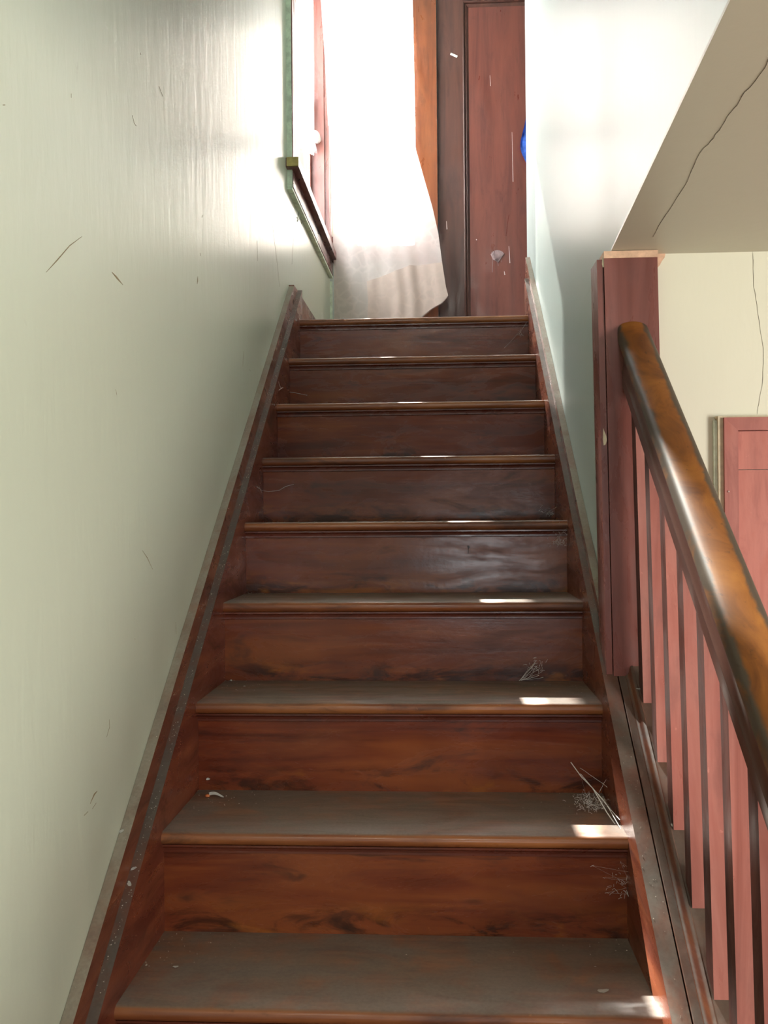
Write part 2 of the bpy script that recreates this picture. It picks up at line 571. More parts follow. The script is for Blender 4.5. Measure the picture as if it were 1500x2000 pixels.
# ================================================================== ROOM SHELL
W1 = (3.75, 4.85, 1.335, 2.80)          # left window opening: y0, y1, z0, z1
W2 = (-0.53, -0.13, 1.44, 2.78)         # far window opening: x0, x1, z0, z1
wall_left = wall_with_hole('wall_left', lambda u, v, w: (WL - w, u, v), (YB, YFAR + 0.12, FLOOR - 0.1, ZTOP), W1, 0.14, 'wall_green')
wall_far = wall_with_hole('wall_far', lambda u, v, w: (u, YFAR + w, v), (WL, 1.75, LAND - 0.3, ZTOP), W2, 0.14, 'wall_right')

# stair wall on the right: full height behind the post, and only above the hall ceiling in front of it

def ceil_z(y):
    return 0.545 + (2.045 - y) * 0.0339


bm = bmesh.new()
for nm, secs in (('wall_right', [(4.05, 0.370, FLOOR), (2.152, 0.370, FLOOR)]),
                 ('wall_well', [(y, x, max(0.5445, ceil_z(y) + 0.002)) for y, x in ((4.05, 0.370), (2.50, 0.370), (2.30, 0.3695), (2.152, 0.3665), (2.045, 0.3615), (1.75, 0.3525),
                                                                                 (1.10, 0.332), (-1.0, 0.270), (YB, 0.235))])):
  bm = bmesh.new()
  loops = []
  for y, x, zb in secs:
    zc_ = ZTOP if nm == 'wall_well' else 0.5445
    loops.append([bm.verts.new(v) for v in ((x, y, zb), (x + 0.11, y, zb), (x + 0.11, y, zc_), (x, y, zc_))])
  for a, b in zip(loops, loops[1:]):
    for k in range(4):
        bm.faces.new((a[k], a[(k + 1) % 4], b[(k + 1) % 4], b[k]))
  bm.faces.new(loops[0])
  bm.faces.new(loops[-1][::-1])
  struct(finish(nm, bm, 'wall_right', None, 0, 2, True))

# hall ceiling (soffit) with its crack
bm = bmesh.new()
top = []
for y, x in ((2.152, 0.367), (2.045, 0.3605), (1.10, 0.331), (-1.0, 0.269), (YB, 0.234)):
    z = ceil_z(y)
    top.append([bm.verts.new(v) for v in ((x, y, z), (2.6, y, z), (2.6, y, z + 0.14), (x + 0.02, y, z + 0.14))])
for a, b in zip(top, top[1:]):
    for k in range(4):
        bm.faces.new((a[k], a[(k + 1) % 4], b[(k + 1) % 4], b[k]))
bm.faces.new(top[0])
bm.faces.new(top[-1][::-1])
ceiling = struct(finish('ceiling', bm, 'ceiling'))


def crack(parent, pts, axis_n, w, name='crack'):
    """thin jagged dark fissure: lens cross-section lying in the surface"""
    bm = bmesh.new()
    prev = None
    n = Vector(axis_n).normalized()
    m = len(pts)
    for i, p in enumerate(pts):
        p = Vector(p)
        d = (Vector(pts[min(i + 1, m - 1)]) - Vector(pts[max(i - 1, 0)])).normalized()
        s = d.cross(n).normalized()
        ww = w * (0.4 + 0.9 * random.random()) * (0.25 if i in (0, m - 1) else 1)
        ring = [bm.verts.new(p + s * ww), bm.verts.new(p + n * 0.0006), bm.verts.new(p - s * ww)]
        if prev:
            for k in range(2):
                bm.faces.new((prev[k], prev[k + 1], ring[k + 1], ring[k]))
        prev = ring
    return finish(name, bm, 'crack', parent)


def jag(a, b, n, amp, nrm):
    a, b = Vector(a), Vector(b)
    s = (b - a).normalized().cross(Vector(nrm)).normalized()
    out, off = [], 0
    for i in range(n + 1):
        off = off * 0.7 + random.uniform(-amp, amp)
        out.append(a.lerp(b, i / n) + s * (off if 0 < i < n else 0))
    return out


cp = []
for px, py in ((1275, 463), (1300, 420), (1330, 374), (1352, 330), (1375, 288), (1397, 262), (1420, 228), (1440, 205), (1465, 170), (1500, 118), (1520, 92)):
    v = Rc @ Vector(((px - 750) / 1904.68, 1.0, (1000 - py) / 1904.68))
    t = (0.545 + 2.045 * 0.0339) / (v.z + 0.0339 * v.y)
    cp.append(v * t)
pts = []
for a, b in zip(cp, cp[1:]):
    pts += jag(a, b, 4, 0.0016, (0, 0, 1))[:-1]
crack(ceiling, [Vector((p.x, p.y, ceil_z(p.y) - 0.0002)) for p in pts], (0, 0, -1), 0.00045)

# lower hall shell
wall_hall = struct(box('wall_hall', (0.40, 2.6), (2.075, 2.16), (FLOOR - 0.05, 0.70), 'wall_hall'))
hp = []
for px, py in ((1470, 492), (1472, 560), (1480, 610), (1491, 680), (1490, 740), (1482, 790), (1479, 815)):
    v = Rc @ Vector(((px - 750) / 1904.68, 1.0, (1000 - py) / 1904.68))
    hp.append(v * (2.0746 / v.y))
pts = []
for a, b in zip(hp, hp[1:]):
    pts += jag(a, b, 4, 0.0008, (0, -1, 0))[:-1]
crack(wall_hall, pts, (0, -1, 0), 0.00035)
wall_east = wall_with_hole('wall_east', lambda u, v, w: (2.5 + w, u, v), (YB, 2.2, FLOOR - 0.1, 0.72), (-1.6, 0.9, -0.75, 0.42), 0.12, 'wall_hall')
W3 = (0.00, 0.72, -0.52, -0.04)
wall_back = wall_with_hole('wall_back', lambda u, v, w: (u, YB - w, v), (WL, 2.6, FLOOR - 0.1, 0.75), W3, 0.12, 'back_wood')
W4 = (-0.42, 0.14, 2.10, 2.98)  # made-up opening, added to let fill light onto the upper risers
wall_with_hole('wall_front', lambda u, v, w: (u, YB - w, v), (WL, 0.28, 0.75, ZTOP), W4, 0.12, 'wall_right')
struct(box('ceiling_upper', (WL - 0.1, 1.75), (YB - 0.1, YFAR + 0.14), (ZTOP, ZTOP + 0.1), 'white_plaster'))
struct(box('wall_landing', (0.48, 1.75), (3.90, 4.05), (LAND, ZTOP), 'wall_right'))
struct(box('wall_end', (1.70, 1.80), (4.05, YFAR), (LAND - 0.2, ZTOP), 'wall_right'))
struct(box('floor', (WL - 0.14, 2.6), (YB - 0.1, 2.16), (FLOOR - 0.1, FLOOR), 'floor'))
struct(box('ground', (-40, 40), (-40, 40), (FLOOR - 0.9, FLOOR - 0.8), 'grass'))


# ------------------------------------------------------------------ windows
w1 = tag(bpy.data.objects.new('window_1', None), kind='structure')
COL.objects.link(w1)
w1.location = (WL, 4.30, 1.335)
y0, y1, z0, z1 = W1
# jambs, casings, stool, apron
box('jamb', (-0.70, WL + 0.001), (y1 - 0.018, y1), (z0, z1), 'window_wood', w1, 0.002)
box('jamb', (-0.70, WL + 0.001), (y0, y0 + 0.018), (z0, z1), 'window_wood', w1, 0.002)
box('head_jamb', (-0.70, WL + 0.001), (y0, y1), (z1 - 0.018, z1), 'window_wood', w1, 0.002)
box('casing', (WL, -0.537), (3.632, 3.752), (z0, z1 + 0.1), 'window_wood', w1, 0.003)
box('casing', (WL, -0.537), (y1 - 0.004, y1 + 0.10), (z0, z1 + 0.1), 'window_wood', w1, 0.003)
box('head_casing', (WL, -0.537), (3.632, y1 + 0.10), (z1, z1 + 0.11), 'window_wood', w1, 0.003)
tag(box('casing_edge', (WL, -0.541), (3.626, 3.634), (z0, z1 + 0.1), 'green_edge', w1), 'green-painted edge')
tag(box('stool', (-0.66, -0.512), (3.60, 5.00), (1.300, 1.335), 'stool_wood', w1, 0.006), 'dark red underside')
tag(box('stool_end', (-0.556, -0.513), (3.592, 3.602), (1.301, 1.334), 'yellow_edge', w1, 0.003), 'yellowed end grain')
box('apron', (WL, -0.538), (3.640, 5.02), (1.238, 1.300), 'stool_wood', w1, 0.004)
tag(box('apron_edge', (WL, -0.541), (3.634, 5.02), (1.228, 1.240), 'green_edge', w1, 0.002), 'green-painted lower edge')
tag(box('apron_end', (WL, -0.541), (3.630, 3.641), (1.236, 1.300), 'green_edge', w1), 'green-painted end')
# two sashes
zm = 2.06
for (a, b, xs) in ((z0, zm + 0.02, -0.640), (zm - 0.02, z1 - 0.018, -0.672)):
    bm = bmesh.new()
    add_box(bm, (xs - 0.016, xs + 0.016), (y1 - 0.062, y1 - 0.018), (a, b))
    add_box(bm, (xs - 0.016, xs + 0.016), (y0 + 0.05, y1 - 0.05), (a, a + 0.045))
    add_box(bm, (xs - 0.016, xs + 0.016), (y0 + 0.05, y1 - 0.05), (b - 0.04, b))
    add_box(bm, (xs - 0.016, xs + 0.016), (y0 + 0.018, y0 + 0.060), (a, b))
    s2 = finish('sash', bm, 'window_wood', w1)
    box('pane', (xs - 0.002, xs + 0.002), (y0 + 0.05, y1 - 0.05), (a + 0.03, b - 0.03), 'glass', s2)

w2 = tag(bpy.data.objects.new('window_2', None), kind='structure')
COL.objects.link(w2)
x0, x1, z0, z1 = W2
w2.location = ((x0 + x1) / 2, YFAR, z0)
for (xa, xb) in ((x0, x0 + 0.016), (x1 - 0.016, x1)):
    box('jamb', (xa, xb), (YFAR - 0.001, YFAR + 0.14), (z0, z1), 'window_wood', w2, 0.002)
box('casing', (x0 - 0.028, x0 + 0.004), (YFAR - 0.02, YFAR), (z0 - 0.02, z1 + 0.1), 'wall_green', w2, 0.002)
box('head_casing', (x0 - 0.028, x1), (YFAR - 0.02, YFAR), (z1, z1 + 0.1), 'window_wood', w2, 0.002)
box('stool', (x0 - 0.028, x1 + 0.0), (YFAR - 0.055, YFAR + 0.1), (z0 - 0.03, z0), 'stool_wood', w2, 0.004)
box('apron', (x0 - 0.02, x1), (YFAR - 0.018, YFAR), (z0 - 0.11, z0 - 0.03), 'stool_wood', w2, 0.003)
for (a, b, ys) in ((z0, 2.13, YFAR + 0.06), (2.09, z1, YFAR + 0.095)):
    bm = bmesh.new()
    add_box(bm, (x0 + 0.016, x0 + 0.052), (ys - 0.015, ys + 0.015), (a, b))
    add_box(bm, (x1 - 0.052, x1 - 0.016), (ys - 0.015, ys + 0.015), (a, b))
    add_box(bm, (x0 + 0.05, x1 - 0.05), (ys - 0.015, ys + 0.015), (a, a + 0.045))
    add_box(bm, (x0 + 0.05, x1 - 0.05), (ys - 0.015, ys + 0.015), (b - 0.04, b))
    s2 = finish('sash', bm, 'window_wood', w2)
    box('pane', (x0 + 0.045, x1 - 0.045), (ys - 0.002, ys + 0.002), (a + 0.04, b - 0.035), 'glass', s2)

# plain sashes behind the viewer: low window, and upper one added for fill
for nm, r in (('window_3', W3), ('fill_window', W4)):
    w = tag(bpy.data.objects.new(nm, None), kind='structure')
    COL.objects.link(w)
    w.location = ((r[0] + r[1]) / 2, YB, r[2])
    bm = bmesh.new()
    yy = (YB - 0.08, YB - 0.04)
    add_box(bm, (r[0], r[0] + 0.05), yy, (r[2], r[3]))
    add_box(bm, (r[1] - 0.05, r[1]), yy, (r[2], r[3]))
    add_box(bm, (r[0], r[1]), yy, (r[2], r[2] + 0.05))
    add_box(bm, (r[0], r[1]), yy, (r[3] - 0.05, r[3]))
    s2 = finish('sash', bm, 'window_wood', w)
    box('pane', (r[0] + 0.04, r[1] - 0.04), (YB - 0.062, YB - 0.058), (r[2] + 0.04, r[3] - 0.04), 'glass', s2)

# ------------------------------------------------------------------ upper panelled door
d1 = tag(bpy.data.objects.new('door_1', None), kind='structure')
COL.objects.link(d1)
d1.location = (0.42, YFAR, LAND)
DT = LAND + 2.02
box('casing', (-0.098, 0.004), (YFAR - 0.045, YFAR), (LAND, DT + 0.12), 'doorframe', d1, 0.004)
box('casing_bead', (-0.120, -0.096), (YFAR - 0.036, YFAR), (LAND, DT + 0.12), 'doorframe', d1, 0.006)
box('casing', (0.86, 0.98), (YFAR - 0.045, YFAR), (LAND, DT + 0.12), 'doorframe', d1, 0.004)
box('head_casing', (-0.12, 0.98), (YFAR - 0.043, YFAR), (DT, DT + 0.12), 'doorframe', d1, 0.004)
box('stile', (0.008, 0.138), (YFAR - 0.024, YFAR), (LAND + 0.01, DT), 'stile', d1, 0.002)
box('stile', (0.726, 0.856), (YFAR - 0.024, YFAR), (LAND + 0.01, DT), 'stile', d1, 0.002)
PT = 2.622
box('top_rail', (0.138, 0.726), (YFAR - 0.023, YFAR), (PT + 0.030, DT), 'stile', d1, 0.002)
box('bottom_rail', (0.138, 0.726), (YFAR - 0.023, YFAR), (LAND + 0.01, LAND + 0.2), 'stile', d1, 0.002)
box('panel', (0.160, 0.704), (YFAR - 0.010, YFAR), (LAND + 0.21, PT + 0.01), 'panel', d1, 0.0)


def ring_mould(name, x, z, y, w, mat, parent):
    """stepped, mitred bead around a panel"""
    prof = [(0.0, 0.0), (0.0, 0.013), (0.006, 0.017), (0.011, 0.013), (0.013, 0.006), (0.019, 0.010), (0.024, 0.007), (w, 0.0)]
    bm = bmesh.new()
    loops = []
    for u, h in prof:
        loops.append([bm.verts.new((px, y - h, pz)) for px, pz in ((x[0] + u, z[0] + u), (x[1] - u, z[0] + u), (x[1] - u, z[1] - u), (x[0] + u, z[1] - u))])
    for a, b in zip(loops, loops[1:]):
        for k in range(4):
            bm.faces.new((a[k], a[(k + 1) % 4], b[(k + 1) % 4], b[k]))
    return finish(name, bm, mat, parent)


ring_mould('panel_molding', (0.138, 0.726), (LAND + 0.2, PT + 0.030), YFAR - 0.010, 0.032, 'stile', d1)
box('knob_plate', (0.775, 0.815), (YFAR - 0.028, YFAR - 0.02), (LAND + 0.86, LAND + 1.04), 'brass', d1, 0.003)


def door_mark(px0, py0, px1, py1, w, mat, name, depth, n=8, taper=True):
    bm = bmesh.new()
    pts = []
    for i in range(n + 1):
        t = i / n
        v = Rc @ Vector(((px0 + (px1 - px0) * t - 750) / 1904.68, 1.0, (1000 - (py0 + (py1 - py0) * t)) / 1904.68))
        pts.append(v * (depth / v.y))
    add_tube(bm, pts, w * (0.55 if taper else 1.0), 6, w)
    return finish(name, bm, mat, d1, 0, 2, True)


PD = YFAR - 0.0100
for a in ((957, 147, 958, 168, 0.0016), (1000, 258, 1002, 355, 0.0014), (994, 481, 996, 514, 0.0020), (985, 530, 986, 537, 0.003), (872, 432, 873, 448, 0.003), (930, 467, 931, 469, 0.003)):
    door_mark(*a, 'drip', 'paint_drip', PD if a[0] > 915 else YFAR - 0.024)
door_mark(880, 105, 893, 111, 0.006, 'chip', 'paint_drip', YFAR - 0.025, 8, False)
bm = bmesh.new()
for k in range(9):
    a = 0.4 + k * 0.28
    px, py = 972 - 13 * math.cos(a), 500 - 11 * math.sin(a)
    v = Rc @ Vector(((px - 750) / 1904.68, 1.0, (1000 - py) / 1904.68))
    c = v * (PD / v.y)
    v = Rc @ Vector(((968 - 4 * math.cos(a) - 750) / 1904.68, 1.0, (1000 - (506 + 0.8 * k)) / 1904.68))
    add_tube(bm, [c, c.lerp(v * (PD / v.y), 0.5), v * (PD / v.y)], 0.006, 5)
finish('paint_smear', bm, 'smear', d1, 0, 2, True)
for a in ((962, 506, 962, 532, 0.0013), (972, 506, 973, 519, 0.0013), (978, 502, 979, 512, 0.001)):
    door_mark(*a, 'smear', 'paint_drip', PD)

# ------------------------------------------------------------------ closet door in the lower hall
d2 = tag(bpy.data.objects.new('door_2', None), kind='structure')
COL.objects.link(d2)
d2.location = (0.95, 2.075, FLOOR)
CX, CT = 0.588, 0.196
bm = bmesh.new()
# mitred frame: left stile, head, right stile as separate mitred boards
for nm, poly in (('frame_stile', ((CX, FLOOR), (CX + 0.028, FLOOR), (CX + 0.028, CT - 0.027), (CX, CT))),
                 ('frame_head', ((CX, CT), (CX + 0.028, CT - 0.027), (1.30 - 0.028, CT - 0.027), (1.30, CT))),
                 ('frame_stile', ((1.30, FLOOR), (1.30, CT), (1.272, CT - 0.027), (1.272, FLOOR)))):
    b2 = bmesh.new()
    f = [b2.verts.new((x, 2.048, z)) for x, z in poly]
    k = [b2.verts.new((x, 2.075, z)) for x, z in poly]
    b2.faces.new(f)
    b2.faces.new(k[::-1])
    for i in range(4):
        b2.faces.new((f[i], f[(i + 1) % 4], k[(i + 1) % 4], k[i]))
    finish(nm, b2, 'closet_frame', d2, 0.0018, 2, True)
bm.free()
tag(box('frame_edge', (CX - 0.010, CX + 0.001), (2.056, 2.076), (FLOOR, CT + 0.004), 'cream_edge', d2, 0.002), 'cream-painted edge')
tag(box('frame_edge', (CX - 0.017, CX - 0.009), (2.064, 2.076), (FLOOR, CT - 0.004), 'green_edge', d2, 0.002), 'green-painted edge')
tag(box('frame_cap', (CX - 0.012, 1.31), (2.060, 2.076), (CT, CT + 0.004), 'cream_edge', d2), 'cream-painted edge')
box('cleat', (CX + 0.029, 1.271), (2.0585, 2.074), (CT - 0.107, CT - 0.028), 'closet', d2, 0.0015)
bx = CX + 0.029
for wdt in (0.115, 0.16, 0.13, 0.15, 0.10):
    box('board', (bx, min(bx + wdt - 0.0012, 1.271)), (2.0595, 2.074), (FLOOR + 0.01, CT - 0.1085), 'closet', d2, 0.0012)
    bx += wdt
for px, py in ((1438, 946), (1423, 960), (1441, 994), (1428, 1050)):
    v = Rc @ Vector(((px - 750) / 1904.68, 1.0, (1000 - py) / 1904.68))
    c = v * ((2.047 if px < 1436 else 2.0585) / v.y)
    bm = bmesh.new()
    bmesh.ops.create_icosphere(bm, subdivisions=1, radius=0.0022, matrix=Matrix.Translation(c))
    finish('nail_head', bm, 'drip', d2, 0, 2, True)

# ------------------------------------------------------------------ landing floor and its baseboard
land = tag(bpy.data.objects.new('floor_landing', None), kind='structure')
COL.objects.link(land)
land.location = (0.4, 4.4, LAND)
yy = Y1 + 8 * RUN + 0.10
while yy < YFAR:
    ye = min(yy + 0.082, YFAR)
    box('floor_board', (WL, 1.72), (yy + 0.0006, ye - 0.0006), (LAND - 0.022, LAND), 'floor', land, 0.001)
    yy += 0.0832
struct(box('floor_joist', (WL, 1.72), (Y1 + 8 * RUN + 0.05, YFAR), (LAND - 0.20, LAND - 0.0225), 'stile'))
tag(box('baseboard_left', (WL, -0.540), (3.648, YFAR), (LAND, 0.8715), 'wallskirt', None, 0.002), kind='structure')
struct(box('trim_1', (WL, WL + 0.012), (YFAR - 0.012, YFAR), (LAND, 1.22), 'green_edge'))

# ================================================================== STAIRCASE
st = empty('staircase', (-0.09, 0.6, FLOOR), 'enclosed straight flight of dusty dark reddish-brown varnished wooden steps climbing to the upper landing', 'staircase')
# tread: one mesh shared by all; local origin at nosing mid-height
NR = TH / 2
prof = [(0.30, NR), (NR * 0.9, NR)]
for k in range(1, 10):
    a = math.pi / 2 + math.pi * k / 10
    prof.append((NR + NR * math.cos(a), NR * math.sin(a)))
prof += [(NR * 0.9, -NR), (0.30, -NR)]
tread_len = RUN + 0.02
treadp = [(min(y, tread_len), z) for y, z in prof]
riser_off = 0.019


def shifted(name, src_o, dy, dz):
    c = src_o.copy()
    COL.objects.link(c)
    c.name = name
    c.location = (0, dy, dz)
    c.matrix_parent_inverse = src_o.matrix_parent_inverse.copy()
    return c


t0 = r0 = c0 = None
for i in range(NFIRST, NLAST + 1):
    dy, dz = i * RUN, i * RISE
    if t0 is None:
        def local(prof_): return [(Y1 + y, Z1 + z) for y, z in prof_]
        # nosing front is lightly worn: subdivide along the length
        bm = bmesh.new()
        NX = 40
        rows = []
        pl = local(treadp)
        for k in range(NX + 1):
            x = XL + (XR - XL) * k / NX
            row = []
            for (y, z) in pl:
                w = noise.noise(Vector((x * 6.0, y * 9, z * 9))) * 0.0006 + noise.noise(Vector((x * 31.0, y * 40, z * 40))) * 0.0003
                fr = max(0.0, 1 - (y - Y1) / 0.02)
                row.append(bm.verts.new((x, y + w * fr, z + w * 0.6 * fr)))
            rows.append(row)
        n = len(pl)
        for a, b in zip(rows, rows[1:]):
            for k in range(n):
                bm.faces.new((a[k], a[(k + 1) % n], b[(k + 1) % n], b[k]))
        bm.faces.new(rows[0])
        bm.faces.new(rows[-1][::-1])
        t0 = finish('tread', bm, 'tread', st, 0, 2, True)
        r0 = prism_x('riser', local([(riser_off, -NR), (riser_off + 0.018, -NR), (riser_off + 0.018, -RISE + NR), (riser_off, -RISE + NR)]), XL, XR, 'riser', st)
        # scotia + small bead under the nosing
        cv = [(riser_off, -NR), (riser_off - 0.012, -NR), (riser_off - 0.012, -NR - 0.0035), (riser_off - 0.0085, -NR - 0.0045), (riser_off - 0.0055, -NR - 0.0080),
              (riser_off - 0.0042, -NR - 0.0125), (riser_off - 0.0042, -NR - 0.0165), (riser_off, -NR - 0.0180)]
        c0 = prism_x('cove_molding', local(cv), XL, XR, 'cove', st, 0, False)
        for o in (t0, r0, c0):
            o.location = (0, dy, dz)
    else:
        shifted('tread', t0, dy, dz)
        shifted('riser', r0, dy, dz)
        shifted('cove_molding', c0, dy, dz)

ya = Y1 + NFIRST * RUN - 0.02           # foot of the flight
yl = 3.650


def skirt_poly(y_a, y_b, dz_top, drop=0.42, end_level=None):
    low = nose(y_a, dz_top) - drop
    pts_ = [(y_a, max(FLOOR, low)), (y_a, nose(y_a, dz_top)), (y_b, nose(y_b, dz_top))]
    if end_level is not None:
        pts_.append((y_b, end_level))
    pts_.append((y_b, nose(y_b, dz_top) - drop))
    pts_.append((y_a + (FLOOR - low) / SL if low < FLOOR else y_a, FLOOR if low < FLOOR else low))
    out_ = []
    for q in pts_:
        if not out_ or (abs(q[0] - out_[-1][0]) + abs(q[1] - out_[-1][1])) > 1e-4:
            out_.append(q)
    return out_


# inner carriage boards (against the tread ends) and the taller boards on the walls
prism_x('stringer', skirt_poly(ya, 3.74, 0.080), -0.5405, XL, 'skirt', st, 0.0012)
prism_x('stringer', skirt_poly(ya, 2.155, 0.078, 0.47), XR, 0.365, 'skirt', st, 0.0012)
prism_x('stringer', skirt_poly(2.155, 3.80, 0.078, 0.47), XR, 0.352, 'skirt', st, 0.0012)
prism_x('wall_skirt', skirt_poly(ya, yl, 0.1405), -0.5595, -0.540, 'wallskirt', st, 0.0015)
prism_x('wall_skirt', skirt_poly(2.155, 3.92, 0.106), 0.3515, 0.3695, 'wallskirt', st, 0.0015)

# ================================================================== POST, BALUSTRADE
PY = 2.045
post = empty('newel_post', (0.40, 2.10, nose(PY, 0.078)), 'square reddish-brown post from the stair stringer up to the beige soffit, carrying the handrail end', 'post')
zb, zt = nose(PY, 0.076), 0.5435


def leaned_box(name, x, y, z, mat, parent, bev=0.002):
    return box(name, x, y, z, mat, parent, bev, True)


# the shaft stands on the slope: its foot is cut to the stringer's pitch
bm = bmesh.new()
ring = [(0.3585, PY), (0.4680, PY), (0.4680, 2.150), (0.3585, 2.150)]
lo = [bm.verts.new((x + lean(nose(y, 0.076)), y, nose(y, 0.079 if x < 0.39 else 0.079))) for x, y in ring]
hi = [bm.verts.new((x + lean(0.515), y, 0.5300)) for x, y in ring]
bm.faces.new(lo[::-1])
bm.faces.new(hi)
for k in range(4):
    bm.faces.new((lo[k], lo[(k + 1) % 4], hi[(k + 1) % 4], hi[k]))
finish('shaft', bm, 'post', post, 0.0035, 3, True)
bm = bmesh.new()
ring = [(0.3445, PY + 0.004), (0.3570, PY + 0.004), (0.3570, 2.130), (0.3445, 2.130)]
lo = [bm.verts.new((x + lean(nose(y, 0.076)), y, nose(y, 0.079))) for x, y in ring]
hi = [bm.verts.new((x + lean(0.515), y, 0.528)) for x, y in ring]
bm.faces.new(lo[::-1])
bm.faces.new(hi)
for k in range(4):
    bm.faces.new((lo[k], lo[(k + 1) % 4], hi[(k + 1) % 4], hi[k]))
finish('corner_strip', bm, 'post', post, 0.0015, 2, True)
tag(box('plaster_cap', (0.3585 + lean(0.53), 0.4690 + lean(0.53)), (PY - 0.0015, 2.10), (0.5295, 0.5440), 'bare', post, 0.002), 'chipped salmon and white plaster edge')
# chipped plaster beside the post head, part of the hall wall
bm = bmesh.new()
rg = [bm.verts.new((x, 2.0735, z)) for x, z in ((0.456, 0.546), (0.478, 0.546), (0.476, 0.536), (0.470, 0.528), (0.466, 0.520), (0.4585, 0.512), (0.456, 0.530))]
bk = [bm.verts.new((v.co.x, 2.0751, v.co.z)) for v in rg]
bm.faces.new(rg)
for k in range(len(rg)):
    bm.faces.new((rg[k], rg[(k + 1) % len(rg)], bk[(k + 1) % len(rg)], bk[k]))
finish('bare_plaster', bm, 'bare', wall_hall)

bal = empty('balustrade', (0.41, 1.4, nose(1.4, 0.1)), 'worn wooden handrail on square red-painted balusters and a dusty moulded bottom rail', 'balustrade')


def sweep(name, prof, ya_, yb_, x_of, dz, mat, parent, n=1, crown=None, end_cut=True):
    """prof: (u across, v above, vertical measure); swept up the stair slope"""
    bm = bmesh.new()
    lay = bm.verts.layers.float.new('crown') if crown else None
    rings = []
    for i in range(n + 1):
        y = ya_ + (yb_ - ya_) * i / n
        z = nose(y, dz)
        rr = []
        for j, (u, v) in enumerate(prof):
            vt = bm.verts.new((x_of(y) + u, y, z + v))
            if crown:
                vt[lay] = crown[j]
            rr.append(vt)
        rings.append(rr)
    m = len(prof)
    for a, b in zip(rings, rings[1:]):
        for k in range(m):
            bm.faces.new((a[k], a[(k + 1) % m], b[(k + 1) % m], b[k]))
    bm.faces.new(rings[0])
    bm.faces.new(rings[-1][::-1])
    return finish(name, bm, mat, parent, 0, 2, True)


# shoe rail profile (x absolute, v above the stringer cap level)
shoe_p = [(0.3675, -0.10), (0.3675, 0.001), (0.3685, 0.002), (0.3815, 0.002), (0.3820, 0.004), (0.3830, 0.004), (0.3860, 0.006), (0.3885, 0.011), (0.3895, 0.018),
          (0.3925, 0.0225), (0.3960, 0.0240), (0.3975, 0.0225), (0.3990, 0.0225), (0.4360, 0.0225), (0.4400, 0.0225), (0.4440, 0.018), (0.4470, 0.010), (0.4560, 0.003), (0.4560, -0.10)]
YEND = PY - 0.0012
YST = ya + 0.05
sweep('shoe_rail', shoe_p, YST, YEND, lambda y: 0.0, 0.078, 'shoe', bal, 30)

# balusters: square, on the shoe rail, up into the handrail
RX, RB = 0.403, 0.676
BW, BD = 0.033, 0.040
bys = [1.960 - 0.1215 * k for k in range(14)]
for y in bys:
    bm = bmesh.new()
    a, b = y, y + BD
    xa = 0.4005
    bot = [bm.verts.new((x + lean(nose(yy_, 0.1)) - lean(-0.4) - lean(nose(1.7, .1)) , yy_, nose(yy_, 0.0995))) for x, yy_ in ((xa, a), (xa + BW, a), (xa + BW, b), (xa, b))]
    top_ = [bm.verts.new((x - 0.0115, yy_, nose(yy_, RB + 0.012))) for x, yy_ in ((xa, a), (xa + BW, a), (xa + BW, b), (xa, b))]
    for k, (x, yy_) in enumerate(((xa, a), (xa + BW, a), (xa + BW, b), (xa, b))):
        bot[k].co.x = x
    bm.faces.new(bot[::-1])
    bm.faces.new(top_)
    for k in range(4):
        bm.faces.new((bot[k], bot[(k + 1) % 4], top_[(k + 1) % 4], top_[k]))
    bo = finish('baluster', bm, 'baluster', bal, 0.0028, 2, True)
    bo.data.materials.append(M['baluster_shaded'])          # shade painted in: stair-facing sides get the darker copy
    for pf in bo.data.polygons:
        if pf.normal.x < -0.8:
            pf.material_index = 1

# handrail: rounded worn crown over a moulded underside
half = [(0.0190, 0.000), (0.0225, 0.003), (0.0225, 0.030), (0.0235, 0.033), (0.0215, 0.039), (0.0198, 0.048), (0.0196, 0.058), (0.0205, 0.068), (0.0235, 0.078), (0.0275, 0.086), (0.0300, 0.093),
        (0.0312, 0.102), (0.0315, 0.112), (0.0312, 0.120), (0.0300, 0.1255), (0.0270, 0.1300), (0.0220, 0.1335), (0.0150, 0.1360), (0.0075, 0.1375), (0.0, 0.1380)]
crl = [0, 0, 0, 0, 0, 0, 0, 0, 0, 0.45, 0.5, 0.5, 0.45, 0.40, 0.35, 0.50, 0.72, 0.95, 1, 1]
cr = [0, 0, 0, 0, 0, 0, 0, 0, 0, 0, 0, 0.0, 0.0, 0.02, 0.10, 0.25, 0.42, 0.70, 0.95, 1]
rp = [(-u, v) for u, v in half] + [(u, v) for u, v in half[::-1][1:]]
cc = crl + cr[::-1][1:]
hr = sweep('handrail', rp, YST, PY - 0.0008, lambda y: RX + 0.0035 * (y - 2.0), RB, 'handrail', bal, 60, cc)
me = hr.data
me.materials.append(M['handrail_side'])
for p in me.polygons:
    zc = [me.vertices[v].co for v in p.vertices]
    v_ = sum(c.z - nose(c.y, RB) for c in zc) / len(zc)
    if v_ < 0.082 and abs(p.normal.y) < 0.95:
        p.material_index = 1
# rosette shadow block where the rail meets the post
# ================================================================== CURTAIN, SHADE, BLUE CLOTH
cur = empty('lace_curtain', (-0.3, YFAR - 0.10, 2.86), 'long sheer cream lace curtain glowing with daylight at the top of the stairs', 'curtain')
CY = YFAR - 0.125


def interp(tbl, z):
    for (za, a), (zb_, b) in zip(tbl, tbl[1:]):
        if za >= z >= zb_:
            return a + (b - a) * (za - z) / (za - zb_)
    return tbl[-1][1] if z < tbl[-1][0] else tbl[0][1]


def wpt(px, py, y):
    v = Rc @ Vector(((px - 750) / 1904.68, 1.0, (1000 - py) / 1904.68))
    return v * (y / v.y)


